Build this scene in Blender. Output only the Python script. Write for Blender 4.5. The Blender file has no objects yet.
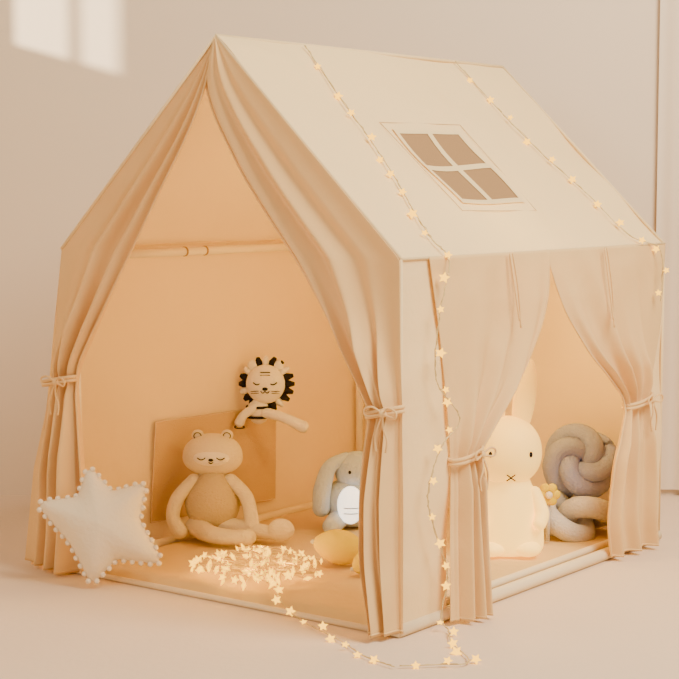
import bpy, math, random
import numpy as np
from mathutils import Vector, Matrix, noise
random.seed(4)
sc = bpy.context.scene
U=(.603,.798); V=(.798,-.603); C=(.129,3.468)
W=1.02; L=1.23; H=.81; PK=1.30
def P(a,b,z): return (C[0]+V[0]*a+U[0]*b, C[1]+V[1]*a+U[1]*b, z)
def lin(c):
    o=[]
    for v in c:
        v/=255.
        o.append(v/12.92 if v<=.04045 else ((v+.055)/1.055)**2.4)
    return (*o,1)
# ---------- materials
def mat(name,col,rough=.85,bump=0,bscale=200,emit=None,es=0,trans=0,var=0.0,metal=0,wr=0,zgrad=None):
    m=bpy.data.materials.new(name); m.use_nodes=True
    n=m.node_tree.nodes; l=m.node_tree.links
    p=n['Principled BSDF']; out=n['Material Output']
    c=lin(col); p.inputs['Base Color'].default_value=c
    p.inputs['Roughness'].default_value=rough; p.inputs['Metallic'].default_value=metal
    p.inputs['Specular IOR Level'].default_value=.2
    tc=n.new('ShaderNodeTexCoord')
    if var>0:
        nz=n.new('ShaderNodeTexNoise'); nz.inputs['Scale'].default_value=3; nz.inputs['Detail'].default_value=6
        l.new(tc.outputs['Object'],nz.inputs['Vector'])
        r=n.new('ShaderNodeMixRGB'); r.inputs[1].default_value=tuple(x*(1-var) for x in c[:3])+(1,)
        r.inputs[2].default_value=tuple(min(1,x*(1+var)) for x in c[:3])+(1,)
        l.new(nz.outputs['Fac'],r.inputs[0]); l.new(r.outputs[0],p.inputs['Base Color'])
    bp=None
    if bump>0:
        nb=n.new('ShaderNodeTexNoise'); nb.inputs['Scale'].default_value=bscale; nb.inputs['Detail'].default_value=4
        l.new(tc.outputs['Object'],nb.inputs['Vector'])
        bp=n.new('ShaderNodeBump'); bp.inputs['Strength'].default_value=bump; bp.inputs['Distance'].default_value=.01
        l.new(nb.outputs['Fac'],bp.inputs['Height'])
        if wr>0:
            n2=n.new('ShaderNodeTexNoise'); n2.inputs['Scale'].default_value=5; n2.inputs['Detail'].default_value=1.5; n2.inputs['Distortion'].default_value=.4
            l.new(tc.outputs['Object'],n2.inputs['Vector'])
            b2=n.new('ShaderNodeBump'); b2.inputs['Strength'].default_value=wr; b2.inputs['Distance'].default_value=.03
            l.new(n2.outputs['Fac'],b2.inputs['Height']); l.new(b2.outputs['Normal'],bp.inputs['Normal'])
        l.new(bp.outputs['Normal'],p.inputs['Normal'])
    if emit: 
        p.inputs['Emission Color'].default_value=emit if len(emit)==4 else lin(emit); p.inputs['Emission Strength'].default_value=es
        if zgrad:
            sp=n.new('ShaderNodeSeparateXYZ'); l.new(tc.outputs['Object'],sp.inputs[0])
            mr=n.new('ShaderNodeMapRange'); mr.inputs['From Min'].default_value=zgrad[0]; mr.inputs['From Max'].default_value=zgrad[1]
            mr.inputs['To Min'].default_value=zgrad[2]; mr.inputs['To Max'].default_value=zgrad[3]
            l.new(sp.outputs['Z'],mr.inputs['Value']); l.new(mr.outputs[0],p.inputs['Emission Strength'])
    if trans>0:
        t=n.new('ShaderNodeBsdfTranslucent'); t.inputs['Color'].default_value=c
        if bp: l.new(bp.outputs['Normal'],t.inputs['Normal'])
        mx=n.new('ShaderNodeMixShader'); mx.inputs[0].default_value=trans
        l.new(p.outputs[0],mx.inputs[1]); l.new(t.outputs[0],mx.inputs[2]); l.new(mx.outputs[0],out.inputs['Surface'])
    return m
M_cloth=mat('canvas_cream',(253,225,170),.9,.12,45,trans=.16,var=.012,wr=.6)
M_flap=mat('canvas_flap',(246,208,145),.85,.1,40,trans=.16,var=.012,wr=.6)
M_trim=mat('canvas_trim',(230,198,148),.9)
M_pocket=mat('mesh_pocket',(214,178,120),.9,.3,300)
M_pane=mat('roof_pane',(162,126,86),.8,.2,300)
M_wall=mat('wall_paint',(230,211,187),.95,.05,20,var=.01)
M_floor=mat('floor_paint',(229,203,175),.8,.15,60,var=.025)
M_pole=mat('pole_white',(246,228,192),.5)
M_rail=mat('rail_sleeve',(242,220,180),.8,.1,60)
M_joint=mat('pole_joint',(170,130,90),.7)
M_mat=mat('padded_mat',(218,186,128),.95,.3,30,var=.03)
M_bulb=mat('bulb_glow',(12,6,0),.6,emit=(1,.47,.018,1),es=4.6)
M_wire=mat('wire_copper',(215,190,130),.4,metal=.2)
M_star=mat('plush_star',(238,222,192),.95,.25,90,wr=.3)
M_bear=mat('plush_beige',(228,208,170),.95,.4,160)
M_bearb=mat('plush_tan',(200,176,132),.95,.5,160)
M_dark=mat('stitch_dark',(30,25,24),.8)
M_white=mat('plush_white',(240,226,202),.95,.3,150)
M_grey=mat('plush_grey',(188,194,202),.95,.4,150)
M_gknot=mat('knit_grey',(168,170,210),.95,.5,180)
M_cknot=mat('knit_cream',(214,207,200),.95,.5,180)
M_yel=mat('plush_yellow',(236,204,0),.95,.2,100)
M_lamp=mat('silicone_lamp',(255,216,130),.5,emit=(1,.58,.09,1),es=.9,zgrad=(.03,.45,1.7,.5))
M_glow=mat('night_light_white',(250,250,250),.4,emit=(255,252,240),es=1.8)
# ---------- helpers
def empty(name,loc=(0,0,0)):
    o=bpy.data.objects.new(name,None); o.empty_display_size=.05; o.location=loc
    sc.collection.objects.link(o); return o
def obj(name,vs,fs,m,parent=None,smooth=True):
    me=bpy.data.meshes.new(name); me.from_pydata([tuple(v) for v in vs],[],fs); me.update()
    if m: me.materials.append(m)
    if smooth: 
        for p in me.polygons: p.use_smooth=True
    o=bpy.data.objects.new(name,me); sc.collection.objects.link(o)
    if parent:
        o.parent=parent; o.matrix_parent_inverse=Matrix.Translation(-Vector(parent.location))
    return o
class B:
    def __init__(s): s.v=[]; s.f=[]
    def add(s,vs,fs):
        k=len(s.v); s.v+= [tuple(v) for v in vs]; s.f+=[tuple(i+k for i in f) for f in fs]
    def out(s,name,m,parent=None,smooth=True): return obj(name,s.v,s.f,m,parent,smooth)
def ell(c,r,rot=None,nu=24,nv=14,fn=None):
    vs=[];fs=[]
    for j in range(nv+1):
        t=math.pi*j/nv
        for i in range(nu):
            p=2*math.pi*i/nu
            v=Vector((math.sin(t)*math.cos(p),math.sin(t)*math.sin(p),math.cos(t)))
            if fn: v=fn(v)
            v=Vector((v.x*r[0],v.y*r[1],v.z*r[2]))
            if rot: v=rot@v
            vs.append(v+Vector(c))
    for j in range(nv):
        for i in range(nu):
            i2=(i+1)%nu
            fs.append((j*nu+i,(j+1)*nu+i,(j+1)*nu+i2,j*nu+i2))
    return vs,fs
def smoothpath(pts,n=8,closed=False):
    pts=[Vector(p) for p in pts]; N=len(pts); out=[]
    rng=N if closed else N-1
    for i in range(rng):
        if closed: p0,p1,p2,p3=pts[(i-1)%N],pts[i],pts[(i+1)%N],pts[(i+2)%N]
        else: p0,p1,p2,p3=pts[max(i-1,0)],pts[i],pts[i+1],pts[min(i+2,N-1)]
        for k in range(n):
            t=k/n
            out.append(.5*((2*p1)+(-p0+p2)*t+(2*p0-5*p1+4*p2-p3)*t*t+(-p0+3*p1-3*p2+p3)*t**3))
    if not closed: out.append(pts[-1])
    return out
def tube(pts,rad,seg=10,closed=False,cap=True):
    pts=[Vector(p) for p in pts]; N=len(pts)
    if not hasattr(rad,'__len__'): rad=[rad]*N
    else: rad=list(np.interp(np.linspace(0,1,N),np.linspace(0,1,len(rad)),rad))
    vs=[];fs=[]
    up=None
    for i in range(N):
        if closed: t=(pts[(i+1)%N]-pts[i-1])
        else: t=pts[min(i+1,N-1)]-pts[max(i-1,0)]
        if t.length<1e-9: t=Vector((0,0,1))
        t.normalize()
        if up is None:
            up=t.orthogonal().normalized()
        else:
            up=(up-t*up.dot(t))
            if up.length<1e-6: up=t.orthogonal()
            up.normalize()
        s=t.cross(up)
        for k in range(seg):
            a=2*math.pi*k/seg
            vs.append(pts[i]+(up*math.cos(a)+s*math.sin(a))*rad[i])
    R=N if closed else N-1
    for i in range(R):
        for k in range(seg):
            k2=(k+1)%seg; j=(i+1)%N
            fs.append((i*seg+k,i*seg+k2,j*seg+k2,j*seg+k))
    if not closed and cap:
        fs.append(tuple(range(seg))[::-1]); fs.append(tuple((N-1)*seg+k for k in range(seg)))
    return vs,fs
def limb(b,pts,rads,seg=16):
    p=smoothpath(pts,8); N=len(p)
    r=list(np.interp(np.linspace(0,1,N),np.linspace(0,1,len(rads)),rads))
    b.add(*tube(p,r,seg,cap=False))
    b.add(*ell(p[0],(r[0],)*3,nu=16,nv=10)); b.add(*ell(p[-1],(r[-1],)*3,nu=16,nv=10))
def box(b,c0,c1):
    x0,y0,z0=c0;x1,y1,z1=c1
    b.add([(x0,y0,z0),(x1,y0,z0),(x1,y1,z0),(x0,y1,z0),(x0,y0,z1),(x1,y0,z1),(x1,y1,z1),(x0,y1,z1)],
      [(0,3,2,1),(4,5,6,7),(0,1,5,4),(1,2,6,5),(2,3,7,6),(3,0,4,7)])
def grid(fn,nu,nv):
    vs=[fn(i/nu,j/nv) for j in range(nv+1) for i in range(nu+1)]
    fs=[(j*(nu+1)+i,j*(nu+1)+i+1,(j+1)*(nu+1)+i+1,(j+1)*(nu+1)+i) for j in range(nv) for i in range(nu)]
    return vs,fs
# ---------- room
b=B(); box(b,(-1.9,-.6,-.06),(3.2,5.24,0)); b.out('floor',M_floor,smooth=False)
b=B(); box(b,(-1.9,5.12,0),(3.2,5.24,2.7)); b.out('wall_back',M_wall,smooth=False)
b=B(); wx0,wx1=-1.9,-1.8
wy0,wy1,wz0,wz1=4.145,4.475,1.60,2.2
box(b,(wx0,1.5,0),(wx1,5.12,wz0)); box(b,(wx0,1.5,wz1),(wx1,5.12,2.7)); box(b,(wx0,1.5,wz0),(wx1,wy0,wz1)); box(b,(wx0,wy1,wz0),(wx1,5.12,wz1))
b.out('wall_left',M_wall,smooth=False)
b=B(); 
box(b,(wx0,wy0,wz0),(wx1,wy0+.02,wz1)); box(b,(wx0,wy1-.02,wz0),(wx1,wy1,wz1)); box(b,(wx0,wy0+.02,wz0),(wx1,wy1-.02,wz0+.02)); box(b,(wx0,wy0+.02,wz1-.02),(wx1,wy1-.02,wz1))
box(b,(-1.86,4.276,wz0),(-1.85,4.294,wz1))
b.out('window_1',M_pole,smooth=False)
cu=empty('window_curtain',(1.6,5.07,0))
def fcur(u,v):
    x=.975+u*1.4; z=2.55*(1-v)+.02
    return (x,5.098+.009*math.sin(u*50+.6*math.sin(v*3))+.003*math.sin(u*150),z)
obj('drape',*grid(fcur,160,20),M_wall,cu)
b=B(); b.add(*tube([(.85,5.085,2.58),(2.4,5.085,2.58)],.012)); b.out('rod',M_pole,cu)
# ---------- tent
tent=empty('play_tent',P(-W/2,L/2,0))
def wob(a,b_,z,s=.006): return noise.noise(Vector((a*5,b_*5,z*5)))*s
def roofR(u,v):
    b_=u*L; a=-W/2*(1-v); z=PK-(PK-H)*v
    sag=.016*math.sin(math.pi*v)*math.sin(math.pi*u)
    n=wob(a,b_,z,.014)
    return P(a-.7*sag+.7*n,b_,z-.7*sag+.7*n)
def roofL(u,v):
    b_=u*L; a=-W/2-(W/2)*v; z=PK-(PK-H)*v
    n=wob(a,b_,z,.008)
    return P(a-.7*n,b_,z+.7*n)
obj('roof_right',*grid(roofR,60,40),M_cloth,tent); obj('roof_left',*grid(roofL,40,30),M_cloth,tent)
def wallL(u,v):
    b_=u*L; z=H*(1-v)
    fl=-.13*v*(1-u)**2
    return P(-W+fl+wob(0,b_,z,.012)*math.sin(math.pi*v),b_,z+.0)
obj('wall_cloth_left',*grid(wallL,40,30),M_cloth,tent)
def wallB(u,v):
    a=-W*u; zt=PK-(PK-H)*abs(a+W/2)/(W/2); z=zt*(1-v)
    return P(a,L+wob(a,0,z,.01)*math.sin(math.pi*u)*math.sin(math.pi*v),z)
obj('gable_cloth_back',*grid(wallB,40,30),M_cloth,tent)
def panel(b0,b1,nm):
    def f(u,v):
        b_=b0+(b1-b0)*u; z=H*(1-v)
        return P(.0+wob(3,b_,z,.012)*math.sin(math.pi*v),b_,z)
    obj(nm,*grid(f,12,30),M_cloth,tent)
panel(0,.18,'side_panel_a'); panel(1.14,L,'side_panel_b')
def interp(pts):
    zs=[p[0] for p in pts][::-1]; vs=[p[1] for p in pts][::-1]
    def f(z):
        return sum(np.interp(z+d,zs,vs) for d in (-.03,-.02,-.01,0,.01,.02,.03))/7 if zs[0]+.03<z<zs[-1]-.03 else float(np.interp(z,zs,vs))
    return f
def redge(z): return -W/2+(W/2)*min(1,(PK-z)/(PK-H))
def ledge(z): return -W/2-(W/2)*min(1,(PK-z)/(PK-H))
def drape(name,ztop,zbot,outer,inner,place,amp,ztie,ph,m,nu=150,nv=110,flat=.28):
    def f(u,v):
        zz=ztop+(zbot-ztop)*v
        o=outer(zz); i=inner(zz)
        x=o+(i-o)*u
        near=math.exp(-((zz-ztie)/.16)**2)
        below=1 if zz<ztie else 0
        k=max(near,below*.9)
        g=min(1,max(0,(u-flat*(1-k)*.6)/(.62-.27*k))); g=g*g*(3-2*g)
        g=.05+.95*g
        n1=noise.noise(Vector((u*4.2+ph*3.1,zz*1.1+ph,.3)))
        n2=noise.noise(Vector((u*9.5+ph*1.7,zz*1.8-ph,2.3)))
        n3=math.sin(2*math.pi*(3.6*u+.3*n1)+ph)
        w=.45+.45*n1+.22*n2+.26*n3+k*.18*math.sin(2*math.pi*(7*u+.4*n1)+ph)
        off=amp(zz)*g*max(-.1,w)*1.1
        return place(x,off,zz)
    o=obj(name,*grid(f,nu,nv),m,tent)
    s=o.modifiers.new('s','SOLIDIFY'); s.thickness=.0015
    b=B(); b.add(*tube([f(.995,j/60) for j in range(61)],.0028,6)); b.add(*tube([f(j/60,.995) for j in range(61)],.0025,6))
    b.out(name+'_hem',m,tent)
    return o
inR=interp([(1.30,-.51),(1.20,-.545),(1.12,-.515),(.988,-.431),(.898,-.358),(.798,-.271),(.686,-.187),(.574,-.119),(.51,-.078),(.47,-.068),(.40,-.080),(.30,-.085),(.17,-.082),(0.03,-.05)])
ouR=lambda z: redge(z) if z>.81 else float(np.interp(z,[0,.3,.45,.50,.6,.81],[.012,.012,.008,.008,.004,0]))
ampF=lambda z: float(np.interp(z,[0,.3,.44,.48,.52,.62,.8,1.1,1.25,1.3],[.06,.06,.042,.028,.045,.065,.055,.03,.014,.001]))
drape('front_flap_right',1.298,.012,ouR,inR,lambda x,o,z:P(x,-.004-o,z),ampF,.487,1.7,M_flap)
inL=interp([(1.30,-.51),(1.20,-.53),(1.12,-.56),(1.048,-.600),(.954,-.664),(.853,-.729),(.735,-.812),(.609,-.897),(.53,-.955),(.48,-.972),(.40,-.965),(.25,-.95),(.1,-.935),(0.0,-.945)])
ouL=lambda z: ledge(z) if z>.81 else float(np.interp(z,[0,.25,.45,.50,.81],[-1.175,-1.135,-1.072,-1.064,-1.02]))
drape('front_flap_left',1.294,.008,ouL,inL,lambda x,o,z:P(x,.004-o,z),ampF,.484,2.5,M_flap)
so=interp([(.81,.095),(.646,.135),(.488,.165),(.40,.178),(.368,.182),(.33,.178),(.2,.160),(0,.14)])
si=interp([(.81,.600),(.72,.585),(.641,.555),(.525,.468),(.431,.345),(.385,.290),(.368,.280),(.34,.275),(.2,.268),(0,.265)])
ampS=lambda z: float(np.interp(z,[0,.3,.345,.37,.40,.5,.7,.81],[.045,.045,.035,.026,.035,.045,.03,.006]))
drape('side_curtain_a',.812,.010,so,si,lambda x,o,z:P(.006+o+.03*max(0,1-z/.37),x,z),ampS,.368,1.,M_flap,flat=.1)
so2=interp([(.81,1.232),(.6,1.21),(.45,1.16),(.404,1.125),(.37,1.13),(.2,1.18),(0,1.21)])
si2=interp([(.81,.590),(.74,.615),(.658,.665),(.537,.795),(.449,.930),(.404,1.0),(.37,.985),(.257,.920),(.106,.895),(0,.92)])
ampS2=lambda z: float(np.interp(z,[0,.3,.36,.405,.45,.5,.7,.81],[.05,.05,.035,.026,.04,.05,.03,.006]))
drape('side_curtain_b',.812,.012,so2,si2,lambda x,o,z:P(.004+o,x,z),ampS2,.404,.2,M_flap,flat=.1)
b=B()
b.add(*tube([P(0.002,0,H),P(.002,L,H)],.0035)); b.add(*tube([P(-W,0,H),P(-W,L,H)],.0035))
b.add(*tube([P(-W/2,0,PK),P(-W/2,L,PK)],.005))
for s in (1,-1):
    for bb in (0,L): b.add(*tube([P(-W/2,bb,PK),P(-W/2+s*W/2,bb,H)],.004))
b.add(*tube([P(0,0,H),P(0.003,0,0.01)],.0035)); b.add(*tube([P(0,L,H),P(0,L,0.01)],.004))
b.out('seams',M_cloth,tent)
b=B()
for s in (-W+.022,-.022):
    b.add(*tube([P(s,.02,H-.02),P(s,L-.02,H-.02)],.0115,14))
    for bb in (.022,L-.022): b.add(*tube([P(s,bb,.03),P(s,bb,H-.02)],.0115,14))
b.add(*tube([P(-W/2,.02,PK-.03),P(-W/2,L-.02,PK-.03)],.0115,14))
b.add(*tube([P(-W+.022,L-.022,H-.02),P(-.022,L-.022,H-.02)],.0115,14))
b.out('poles',M_pole,tent)
b=B()
for bb in (.42,.50): b.add(*tube([P(-W+.022,bb,H-.02),P(-W+.022,bb+.006,H-.02)],.013,14))
b.out('pole_joints',M_joint,tent)
b=B()
b.add(*tube([P(-W+.01,.0,.014),P(-W+.01,L,.014)],.014,14))
b.add(*tube([P(-.004,.0,.015),P(-.004,L,.015)],.015,14))
b.add(*tube([P(-.036,.03,.026),P(-.036,L-.02,.026)],.010,14))
for bb in (.0,L-.01):
    b.add(*tube([P(-W,bb,.007),P(0,bb,.007)],.007,14))
b.out('base_rails',M_rail,tent)
def matf(u,v):
    a=-W+.03+u*(W-.06); b_=.008+v*(L-.03)
    e=min(u,1-u,v,1-v)
    return P(a,b_,.004+.020*min(1,e*30)**.5+.004*noise.noise(Vector((a*6,b_*6,0))))
obj('floor_mat',*grid(matf,60,60),M_mat,tent)
def pk(u,v):
    b_=.357+.47*u; z=.335-.275*v
    vv=(H-z)/H; fl=-.13*vv*(1-b_/L)**2
    return P(-W+fl+.012+.008*math.sin(math.pi*u)*(1-v),b_,z)
o=obj('wall_pocket',*grid(pk,12,12),M_pocket,tent)
b=B()
pp=[pk(0,0),pk(1,0),pk(1,1),pk(0,1)]
b.add(*tube(pp,.002,8,closed=True)); b.out('pocket_binding',M_trim,tent)
nrm=Vector((V[0]*.693,V[1]*.693,.721))
def RW(b_,t,h=0):
    p=Vector(roofR(b_/L,t)); return p+nrm*h
fb=B()
B0,B1,T0,T1=.425,.71,.385,.765
def rquad(bl,b0,b1,t0,t1,h):
    vs,fs=grid(lambda u,v:RW(b0+(b1-b0)*u,t0+(t1-t0)*v,h),10,10); bl.add(vs,fs)
pb=B(); rquad(pb,B0+.01,B1-.01,T0+.01,T1-.01,.002); pb.out('window_panes',M_pane,tent)
bm_=(B0+B1)/2; tm=(T0+T1)/2
for (x0,x1,y0,y1) in ((B0,B0+.016,T0,T1),(B1-.016,B1,T0,T1),(B0,B1,T0,T0+.022),(B0,B1,T1-.022,T1),(bm_-.010,bm_+.010,T0,T1),(B0,B1,tm-.013,tm+.013)):
    rquad(fb,x0,x1,y0,y1,.0035)
fb.out('window_frame',M_cloth,tent)
sb=B(); 
e=[RW(B0-.03,T0-.03,.001),RW(B1+.03,T0-.03,.001),RW(B1+.03,T1+.035,.001),RW(B0-.03,T1+.035,.001)]
sb.add(*tube(e,.0012,6,closed=True)); sb.out('window_stitching',M_trim,tent)
def tie(name,cx,off,z,rw,rd,axis):
    pl=(lambda x,o,zz:P(x,-o,zz)) if axis=='f' else (lambda x,o,zz:P(o,x,zz))
    b=B()
    for dz in (-.005,.004):
        pts=[pl(cx+rw*math.cos(t),off+rd*math.sin(t),z+dz+.010*math.cos(t)) for t in np.linspace(0,2*math.pi,28)[:-1]]
        b.add(*tube(pts,.0045,8,closed=True))
    kx,ko=cx+rw*.35,off+rd+.004
    b.add(*ell(pl(kx,ko,z),(.009,.009,.008)))
    for s in (-1,1):
        pts=[(0,0,0),(s*.02,.008,.014),(s*.040,.01,.008),(s*.036,.008,-.006),(0,0,0)]
        b.add(*tube(smoothpath([pl(kx+p[0],ko+p[1],z+p[2]) for p in pts],6),.0025,6))
        pts=[(0,0,0),(s*.008,.008,-.03),(s*.016,.006,-.055),(s*.012,.006,-.08)]
        b.add(*tube(smoothpath([pl(kx+p[0],ko+p[1],z+p[2]) for p in pts],6),.0025,6))
    b.out(name,M_flap,tent)
tie('tie_front_right',-.029,.016,.487,.044,.026,'f')
tie('tie_front_left',-1.018,.016,.484,.052,.026,'f')
tie('tie_side_a',.231,.016,.368,.056,.026,'s')
tie('tie_side_b',1.062,.016,.404,.066,.026,'s')
b=B()
for bb,ln in ((.405,.17),(.86,.20)):
    for s in (0,1):
        z0=H+.0
        pts=[P(.02,bb+s*.012,z0),P(.035,bb+s*.014,z0-ln*.5),P(.045,bb+s*.006+.004,z0-ln*(.9+.1*s))]
        b.add(*tube(smoothpath(pts,6),.0022,6))
b.out('hanging_ribbons',M_flap,tent)
# ---------- string lights
def starmesh(b,c,r,rot):
    vs=[]
    for s in (-1,1):
        vs.append(rot@Vector((0,0,s*r*.4))+Vector(c))
    for k in range(10):
        a=math.pi*k/5; rr=r if k%2==0 else r*.5
        vs.append(rot@Vector((rr*math.cos(a),rr*math.sin(a),0))+Vector(c))
    fs=[]
    for k in range(10):
        k2=(k+1)%10
        fs.append((1,2+k,2+k2)); fs.append((0,2+k2,2+k))
    b.add(vs,fs)
def rrot():
    return Matrix.Rotation(random.uniform(-.6,.6)+math.pi/2,3,'X')@Matrix.Rotation(random.uniform(0,6.28),3,'Z')
def rrot2():
    return Matrix.Rotation(random.uniform(0,3.1),3,'X')@Matrix.Rotation(random.uniform(0,3),3,'Y')@Matrix.Rotation(random.uniform(0,6.28),3,'Z')
def string(name,pts,spacing,jit,r=.0115,extra=None,strand=.0011):
    e=empty(name,pts[0])
    p=smoothpath(pts,10)
    b=B(); b.add(*tube(p,strand,5))
    p2=[q+Vector((random.uniform(-1,1),random.uniform(-1,1),random.uniform(-.3,.6)))*.003 for q in p]
    b.add(*tube(p2,strand*.8,5))
    sb=B(); acc=0; 
    for i in range(1,len(p)):
        acc+=(p[i]-p[i-1]).length
        if acc>spacing:
            acc=random.uniform(-.02,.02)
            c=p[i]+Vector((random.uniform(-jit,jit),-random.uniform(0,.012),random.uniform(0,.010)))
            starmesh(sb,c,r*random.uniform(.75,1.2),rrot())
            b.add(*tube([p[i],c],strand*.8,5))
    if extra: extra(b,sb)
    b.out('wire',M_wire,e,True); sb.out('bulbs',M_bulb,e,False)
    return e
pts=[RW(.30,.02,.008),RW(.295,.25,.008),RW(.265,.45,.008),RW(.225,.65,.008),RW(.19,.8,.008),RW(.165,.93,.008),P(.018,.155,.80),
     P(.030,.10,.68),P(.030,.09,.55),P(.045,.16,.46),P(.035,.10,.40),P(.03,.06,.30),P(.03,.10,.2),P(.035,.13,.12),P(.04,.10,.03)]
pts+=[(.235,3.50,.008),(.235,3.42,.006),(.262,3.27,.006),(.20,3.25,.006),(.12,3.24,.006)]
string('fairy_lights',pts,.062,.014)
pts=[RW(.97,.01,.008),RW(.99,.25,.008),RW(1.01,.5,.008),RW(1.04,.75,.008),RW(1.07,.95,.008),P(.02,1.16,.80),P(.03,1.165,.72),P(.03,1.155,.66)]
string('fairy_lights',pts,.070,.012)
def pile(b,sb):
    prev=None
    for k in range(84):
        while 1:
            x,y=random.uniform(-1,1),random.uniform(-1,1)
            if x*x+y*y<1: break
        c=Vector((-.205+x*.172,3.955+y*.195,.038+random.random()*.042*(1-x*x-y*y)+.004))
        starmesh(sb,c,.0115*random.uniform(.7,1.2),rrot2())
        if prev is not None:
            mid=(c+prev)/2+Vector((random.uniform(-.05,.05),random.uniform(-.05,.05),random.uniform(-.0,.01)))
            b.add(*tube(smoothpath([prev,mid,c],6),.0008,5))
        prev=c
string('fairy_lights',[(.11,3.235,.006),(.05,3.31,.006),(.0,3.43,.006),(-.088,3.59,.008),(-.13,3.66,.03),(-.16,3.78,.04),(-.22,3.9,.045),(-.12,4.0,.045),(-.28,4.06,.045),(-.35,4.0,.042),(-.33,3.92,.042)],.055,.014,extra=pile)
# ---------- star pillow
st=empty('star_pillow',(-.57,3.93,.02))
tips=[(-15,59),(44,42),(63,-40),(-9,-60),(-68,22)]
sc_=.00241
angs=[];rs=[]
tp=[(math.atan2(y,x),math.hypot(x,y)) for x,y in tips]
tp.sort()
for i,(a,r) in enumerate(tp):
    a2,r2=tp[(i+1)%5]; 
    if a2<a: a2+=2*math.pi
    angs+= [a,(a+a2)/2]; rs+=[r,.56*(r+r2)/2]
def Rf(th):
    n=len(angs)
    for i in range(n):
        a=angs[i]; c=angs[(i+1)%n]+(2*math.pi if i==n-1 else 0)
        t=th
        while t<a: t+=2*math.pi
        while t>=a+2*math.pi: t-=2*math.pi
        if a<=t<=c:
            p=Vector((math.cos(a),math.sin(a)))*rs[i]; q=Vector((math.cos(c),math.sin(c)))*rs[(i+1)%n]
            d=Vector((math.cos(t),math.sin(t))); e=q-p
            den=d.x*e.y-d.y*e.x
            return (p.x*e.y-p.y*e.x)/den
    return 1
tilt=Matrix.Rotation(math.radians(-14),3,'X')
def Rblur(th,w): return sum(Rf(th+w*d) for d in (-1,-.66,-.33,0,.33,.66,1))/7
def starpt(th,rho,side):
    Rs=Rblur(th,.09)*sc_
    Ri=Rblur(th,.5)*sc_
    rr=rho*(Ri*(1-rho)+Rs*rho)
    h=.058*max(0,1-rho**2.2)**.62*(1-.3*rho)
    v=tilt@Vector((rr*math.cos(th),side*h,rr*math.sin(th)))
    return v+Vector((-.572,3.93,.152))
b=B(); NT=120; NR=16
for side in (-1,1):
    vs=[starpt(2*math.pi*i/NT,j/NR,side) for j in range(NR+1) for i in range(NT)]
    fs=[(j*NT+i,j*NT+(i+1)%NT,(j+1)*NT+(i+1)%NT,(j+1)*NT+i) for j in range(NR) for i in range(NT)]
    b.add(vs,fs)
b.out('cushion',M_star,st)
b=B()
out=[starpt(2*math.pi*i/720,1.02,0) for i in range(720)]
acc=0
for i in range(720):
    acc+=(out[i]-out[i-1]).length
    if acc>.0205: acc=0; b.add(*ell(out[i]+Vector((random.uniform(-.001,.001),-.003,0)),(.0068,)*3,nu=10,nv=8))
b.out('pompoms',mat('pompom',(244,228,202),.95,.3,400),st)
# ---------- sleepy bear
be=empty('plush_bear',(-.340,4.37,.03))
O=Vector((-.340,4.37,.03))
b=B()
b.add(*ell(O+Vector((0,.02,.265)),(.082,.062,.070),nu=32,nv=20,fn=lambda v:Vector((v.x*(1+.12*max(0,-v.z)),v.y,v.z))))
for s in (-1,1): b.add(*ell(O+Vector((s*.040,.02,.328)),(.017,.012,.019)))
b.add(*ell(O+Vector((0,.02,.20)),(.04,.04,.03)))
limb(b,[O+Vector((-.05,0,.185)),O+Vector((-.092,-.02,.13)),O+Vector((-.105,-.035,.07)),O+Vector((-.085,-.05,.025))],[.020,.020,.019,.023])
limb(b,[O+Vector((.05,0,.185)),O+Vector((.09,-.02,.14)),O+Vector((.105,-.035,.09)),O+Vector((.11,-.05,.04))],[.020,.020,.019,.023])
limb(b,[O+Vector((-.04,-.02,.035)),O+Vector((0,-.10,.03)),O+Vector((.06,-.13,.027)),O+Vector((.10,-.14,.03))],[.034,.028,.024,.027])
limb(b,[O+Vector((.04,-.02,.035)),O+Vector((.11,-.05,.03)),O+Vector((.16,-.07,.028))],[.034,.027,.022])
b.add(*ell(O+Vector((.190,-.085,.040)),(.036,.024,.037)))
b.out('body_fur',M_bear,be)
b=B(); b.add(*ell(O+Vector((0,0,.115)),(.076,.066,.105),nu=32,nv=20,fn=lambda v:Vector((v.x*(1-.3*max(0,v.z)),v.y*(1-.2*max(0,v.z)),v.z)))); b.out('knit_romper',M_bearb,be)
b=B(); b.add(*ell(O+Vector((0,-.028,.262)),(.050,.020,.027),nu=24)); b.out('face_mask',M_white,be)
b=B()
def face_arc(b,c,w,d,r=.0018):
    b.add(*tube([Vector(c)+Vector((w*t,abs(t)*.0035,-d*(1-t*t))) for t in np.linspace(-1,1,9)],r,6))
for s in (-1,1): face_arc(b,O+Vector((s*.026,-.049,.266)),.011,.006)
b.add(*ell(O+Vector((0,-.049,.259)),(.007,.004,.005)))
face_arc(b,O+Vector((0,-.048,.252)),.006,.004)
for s in (-1,1):
    b.add(*tube([O+Vector((s*.040,.008,.328))+Vector((.010*math.cos(t),0,.011*math.sin(t))) for t in np.linspace(0,6.28,16)],.0013,5))
b.out('face_stitch',M_dark,be)
be.scale=(.98,.95,.82)
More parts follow.
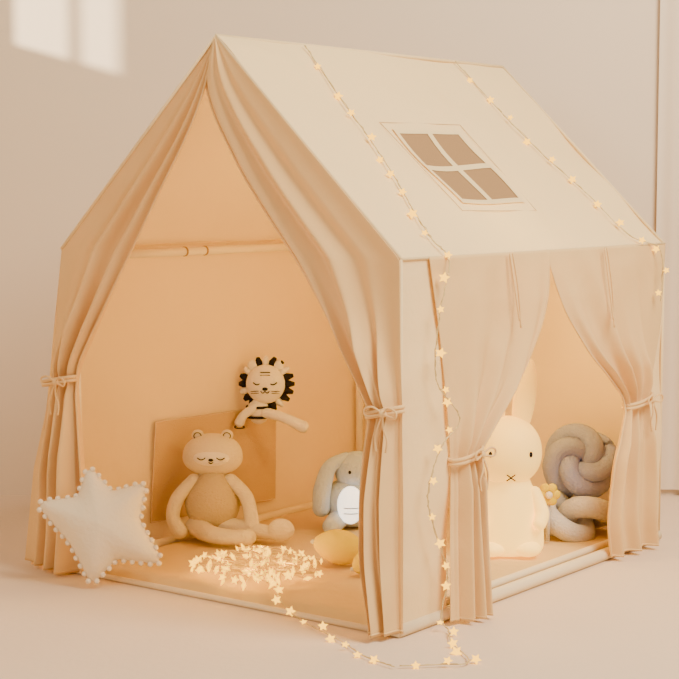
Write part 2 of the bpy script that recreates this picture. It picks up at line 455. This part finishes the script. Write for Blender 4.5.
# ---------- lion
li=empty('plush_lion',(-.207,4.60,.35))
O=Vector((-.207,4.60,.412))
b=B(); b.add(*ell(O,(.055,.036,.055),nu=32,nv=20))
b.add(*ell(O+Vector((-.02,.01,-.075)),(.032,.028,.04)))
limb(b,[O+Vector((-.03,-.01,-.065)),O+Vector((-.06,-.02,-.085)),O+Vector((-.072,-.02,-.105))],[.013,.012,.014])
limb(b,[O+Vector((0.0,-.01,-.08)),O+Vector((.05,-.03,-.09)),O+Vector((.105,-.04,-.115))],[.015,.014,.017])
for s in (-1,1): b.add(*ell(O+Vector((s*.036,.005,.052)),(.015,.01,.015)))
b.out('body',M_white,li)
bd=B(); bw=B()
for k in range(20):
    t=2*math.pi*k/20; d=Vector((math.cos(t),0,math.sin(t)))
    tgt=bd if k%3!=2 else bw
    tgt.add(*tube([O+d*.046+Vector((0,.008,0)),O+d*.064+Vector((0,.006,0)),O+d*.078+Vector((.003,.004,0))],[.009,.0105,.005],8))
for i in range(4):
    zz=-.055-.014*i
    if i%2==0: bd.add(*tube([O+Vector((-.02+.033*math.cos(t),.01+.029*math.sin(t),zz-.01)) for t in np.linspace(0,6.28,20)],.004,6))
bd.add(*ell(O+Vector((0,-.036,-.010)),(.008,.005,.005)))
for s in (-1,1):
    face_arc(bd,O+Vector((s*.022,-.035,.008)),.011,.006)
    face_arc(bd,O+Vector((s*.006,-.037,-.016)),.006,.005,.0013)
    for dz in (-.016,-.022): bd.add(*tube([O+Vector((s*.018,-.034,dz)),O+Vector((s*.04,-.027,dz-.002))],.0009,5))
for z0 in (.028,.036): bd.add(*tube([O+Vector((x,-.030+.0,z0)) for x in (-.014,0,.014)],.0014,5))
bd.add(*tube([O+Vector((-.072,-.02,-.118))+Vector((.014*math.cos(t),-.003,.004*math.sin(t))) for t in np.linspace(0,6.28,14)],.002,5))
bd.out('mane_dark',M_dark,li); bw.out('mane_light',M_white,li)
# ---------- grey plush with night light
gb=empty('plush_bunny',(.035,4.47,.03))
O=Vector((.038,4.49,.03))
b=B(); b.add(*ell(O+Vector((0,0,.07)),(.085,.07,.07))); b.add(*ell(O+Vector((.01,0,.155)),(.062,.055,.055)))
limb(b,[O+Vector((-.02,-.01,.195)),O+Vector((-.065,-.03,.17)),O+Vector((-.085,-.04,.11)),O+Vector((-.088,-.045,.06))],[.014,.02,.025,.024])
limb(b,[O+Vector((.04,-.01,.195)),O+Vector((.085,-.03,.17)),O+Vector((.10,-.04,.11))],[.014,.02,.025])
limb(b,[O+Vector((-.04,-.04,.03)),O+Vector((-.06,-.10,.022))],[.028,.024])
b.out('body',M_grey,gb)
b=B(); b.add(*ell(O+Vector((-.008,-.078,.075)),(.036,.022,.052),nu=28,nv=18)); b.out('night_light',M_glow,gb)
b=B()
for s in (-1,1): b.add(*ell(O+Vector((.01+s*.02,-.052,.16)),(.004,.003,.005)))
for z in (.055,.07): b.add(*tube([O+Vector((x,-.102+abs(x+.008)*.3,z)) for x in (-.026,-.008,.012)],.0012,5))
b.out('face_stitch',M_dark,gb)
# ---------- yellow plush
for (x,y,rx,rz,rot) in ((.001,4.035,.060,.043,.2),(.068,3.93,.036,.031,-.5)):
    e=empty('plush_lemon',(x,y,.03))
    R=Matrix.Rotation(rot,3,'Y')
    def lf(v):
        return Vector((v.x+(.12*max(0,abs(v.x)-.75)/.25*(1 if v.x>0 else -1)),v.y,v.z))
    b=B(); b.add(*ell((x,y,.03+rz),(rx,rz*1.05,rz),R,nu=32,nv=20,fn=lf)); b.out('fruit',M_yel,e)
    b=B(); b.add(*ell(Vector((x,y,.03+rz))+R@Vector((-rx*1.12,0,0)),(.007,.006,.006))); b.out('stem',M_cknot,e)
# ---------- bunny lamp
bl=empty('bunny_lamp',(.43,4.19,.03))
O=Vector((.431,4.19,.028))
b=B()
prof=[(0,0),(.07,0),(.088,.006),(.094,.025),(.093,.06),(.087,.10),(.077,.14),(.062,.175),(.045,.20),(0,.21)]
pr=smoothpath([(r,0,z) for r,z in prof],5); nu=40
vs=[];fs=[]
for q in pr:
    for i in range(nu):
        t=2*math.pi*i/nu; vs.append(O+Vector((max(q.x,0)*math.cos(t),max(q.x,0)*.88*math.sin(t),q.z)))
for j in range(len(pr)-1):
    for i in range(nu): fs.append((j*nu+i,j*nu+(i+1)%nu,(j+1)*nu+(i+1)%nu,(j+1)*nu+i))
b.add(vs,fs)
b.add(*ell(O+Vector((0,-.005,.262)),(.086,.078,.090),nu=40,nv=26,fn=lambda v:Vector((v.x*(1+.06*max(0,-v.z)),v.y,v.z))))
for s in (-1,1):
    b.add(*ell(O+Vector((s*.040,0,.395)),(.029,.018,.105),Matrix.Rotation(s*.13,3,'Y'),nu=24,nv=18))
    limb(b,[O+Vector((s*.066,-.02,.155)),O+Vector((s*.082,-.045,.11)),O+Vector((s*.075,-.065,.085))],[.018,.019,.017])
    b.add(*ell(O+Vector((s*.045,-.062,.02)),(.036,.034,.020)))
b.out('shell',M_lamp,bl)
b=B()
for s in (-1,1): b.add(*ell(O+Vector((s*.050,-.067,.262)),(.0056,.004,.0078)))
for s in (-1,1):
    b.add(*tube([O+Vector((s*-.011,-.080,.213)),O+Vector((0,-.0825,.205)),O+Vector((s*.011,-.080,.197))],.0018,6))
b.out('face',M_dark,bl)
# ---------- knot pillows
def knot(name,c,R,r,m,rot,p=2,q=3):
    e=empty(name,c); b=B(); pts=[]
    for t in np.linspace(0,2*math.pi,161)[:-1]:
        rr=R*(1+.52*math.cos(q*t))
        pts.append(Vector(c)+rot@Vector((rr*math.cos(p*t),rr*math.sin(p*t),-R*.62*math.sin(q*t))))
    b.add(*tube(pts,r,16,closed=True)); b.out('braid',m,e)
knot('knot_pillow',(.625,4.42,.080),.062,.029,M_cknot,Matrix.Rotation(.15,3,'X'))
knot('knot_pillow',(.655,4.46,.215),.054,.026,M_gknot,Matrix.Rotation(1.2,3,'X')@Matrix.Rotation(.5,3,'Z'),3,4)
e=empty('plush_flower',(.555,4.28,.03)); b=B()
for k in range(6):
    t=k*math.pi/3; b.add(*ell(Vector((.550,4.30,.155))+Vector((.019*math.cos(t),0,.019*math.sin(t))),(.013,.009,.013)))
b.out('petals',M_yel,e)
b=B(); b.add(*ell((.550,4.29,.155),(.010,.008,.010))); b.out('center',M_white,e)
b=B(); b.add(*tube([(.550,4.305,.03),(.550,4.305,.14)],.006,8)); b.out('stem',M_cknot,e)
# ---------- lights
w=bpy.data.worlds.new('w'); sc.world=w; w.use_nodes=True
bg=w.node_tree.nodes['Background']; bg.inputs[0].default_value=(1,.87,.72,1); bg.inputs[1].default_value=.38
def light(name,kind,loc,energy,col,target=None,**kw):
    d=bpy.data.lights.new(name,kind); d.energy=energy; d.color=col
    for k,v in kw.items(): setattr(d,k,v)
    o=bpy.data.objects.new(name,d); sc.collection.objects.link(o); o.location=loc
    if target is not None: o.rotation_euler=(Vector(target)-Vector(loc)).to_track_quat('-Z','Y').to_euler()
    return o
light('softbox_key','AREA',(2.0,2.4,3.2),222,(1,.90,.73),(.2,4.2,.6),shape='RECTANGLE',size=1.8,size_y=1.8)
light('softbox_fill','AREA',(-2.2,.2,2.2),46,(1,.89,.72),(-.2,4.2,.6),shape='RECTANGLE',size=1.2,size_y=1.2)
light('window_sun','SPOT',(-6.95,.22,3.05),10500,(1,.90,.70),(-.83,5.12,1.42),spot_size=math.radians(14),spot_blend=.1,shadow_soft_size=.09)
for i,(x,y) in enumerate(((-.30,3.95),(-.20,4.05),(-.13,3.90),(-.22,3.84))):
    light('fairy_glow_%d'%i,'POINT',(x,y,.085),.5,(1,.56,.07),shadow_soft_size=.008)
light('tent_glow','POINT',P(-.22,.55,.72),6.6,(1,.69,.14),shadow_soft_size=.06)  # added point light without a lamp body, hidden from camera, brightens the interior
light('tent_fill_b','POINT',P(-.18,.95,.55),2.2,(1,.69,.16),shadow_soft_size=.05)  # second added fill light, no lamp here, lifts the back of the tent
# ---------- camera
cd=bpy.data.cameras.new('cam'); cam=bpy.data.objects.new('camera',cd); sc.collection.objects.link(cam)
cam.location=(0,0,.961); cam.rotation_euler=(math.radians(90-5.265),0,0)
cd.sensor_width=36; cd.lens=36*1655/679; cd.clip_start=.05
sc.camera=cam
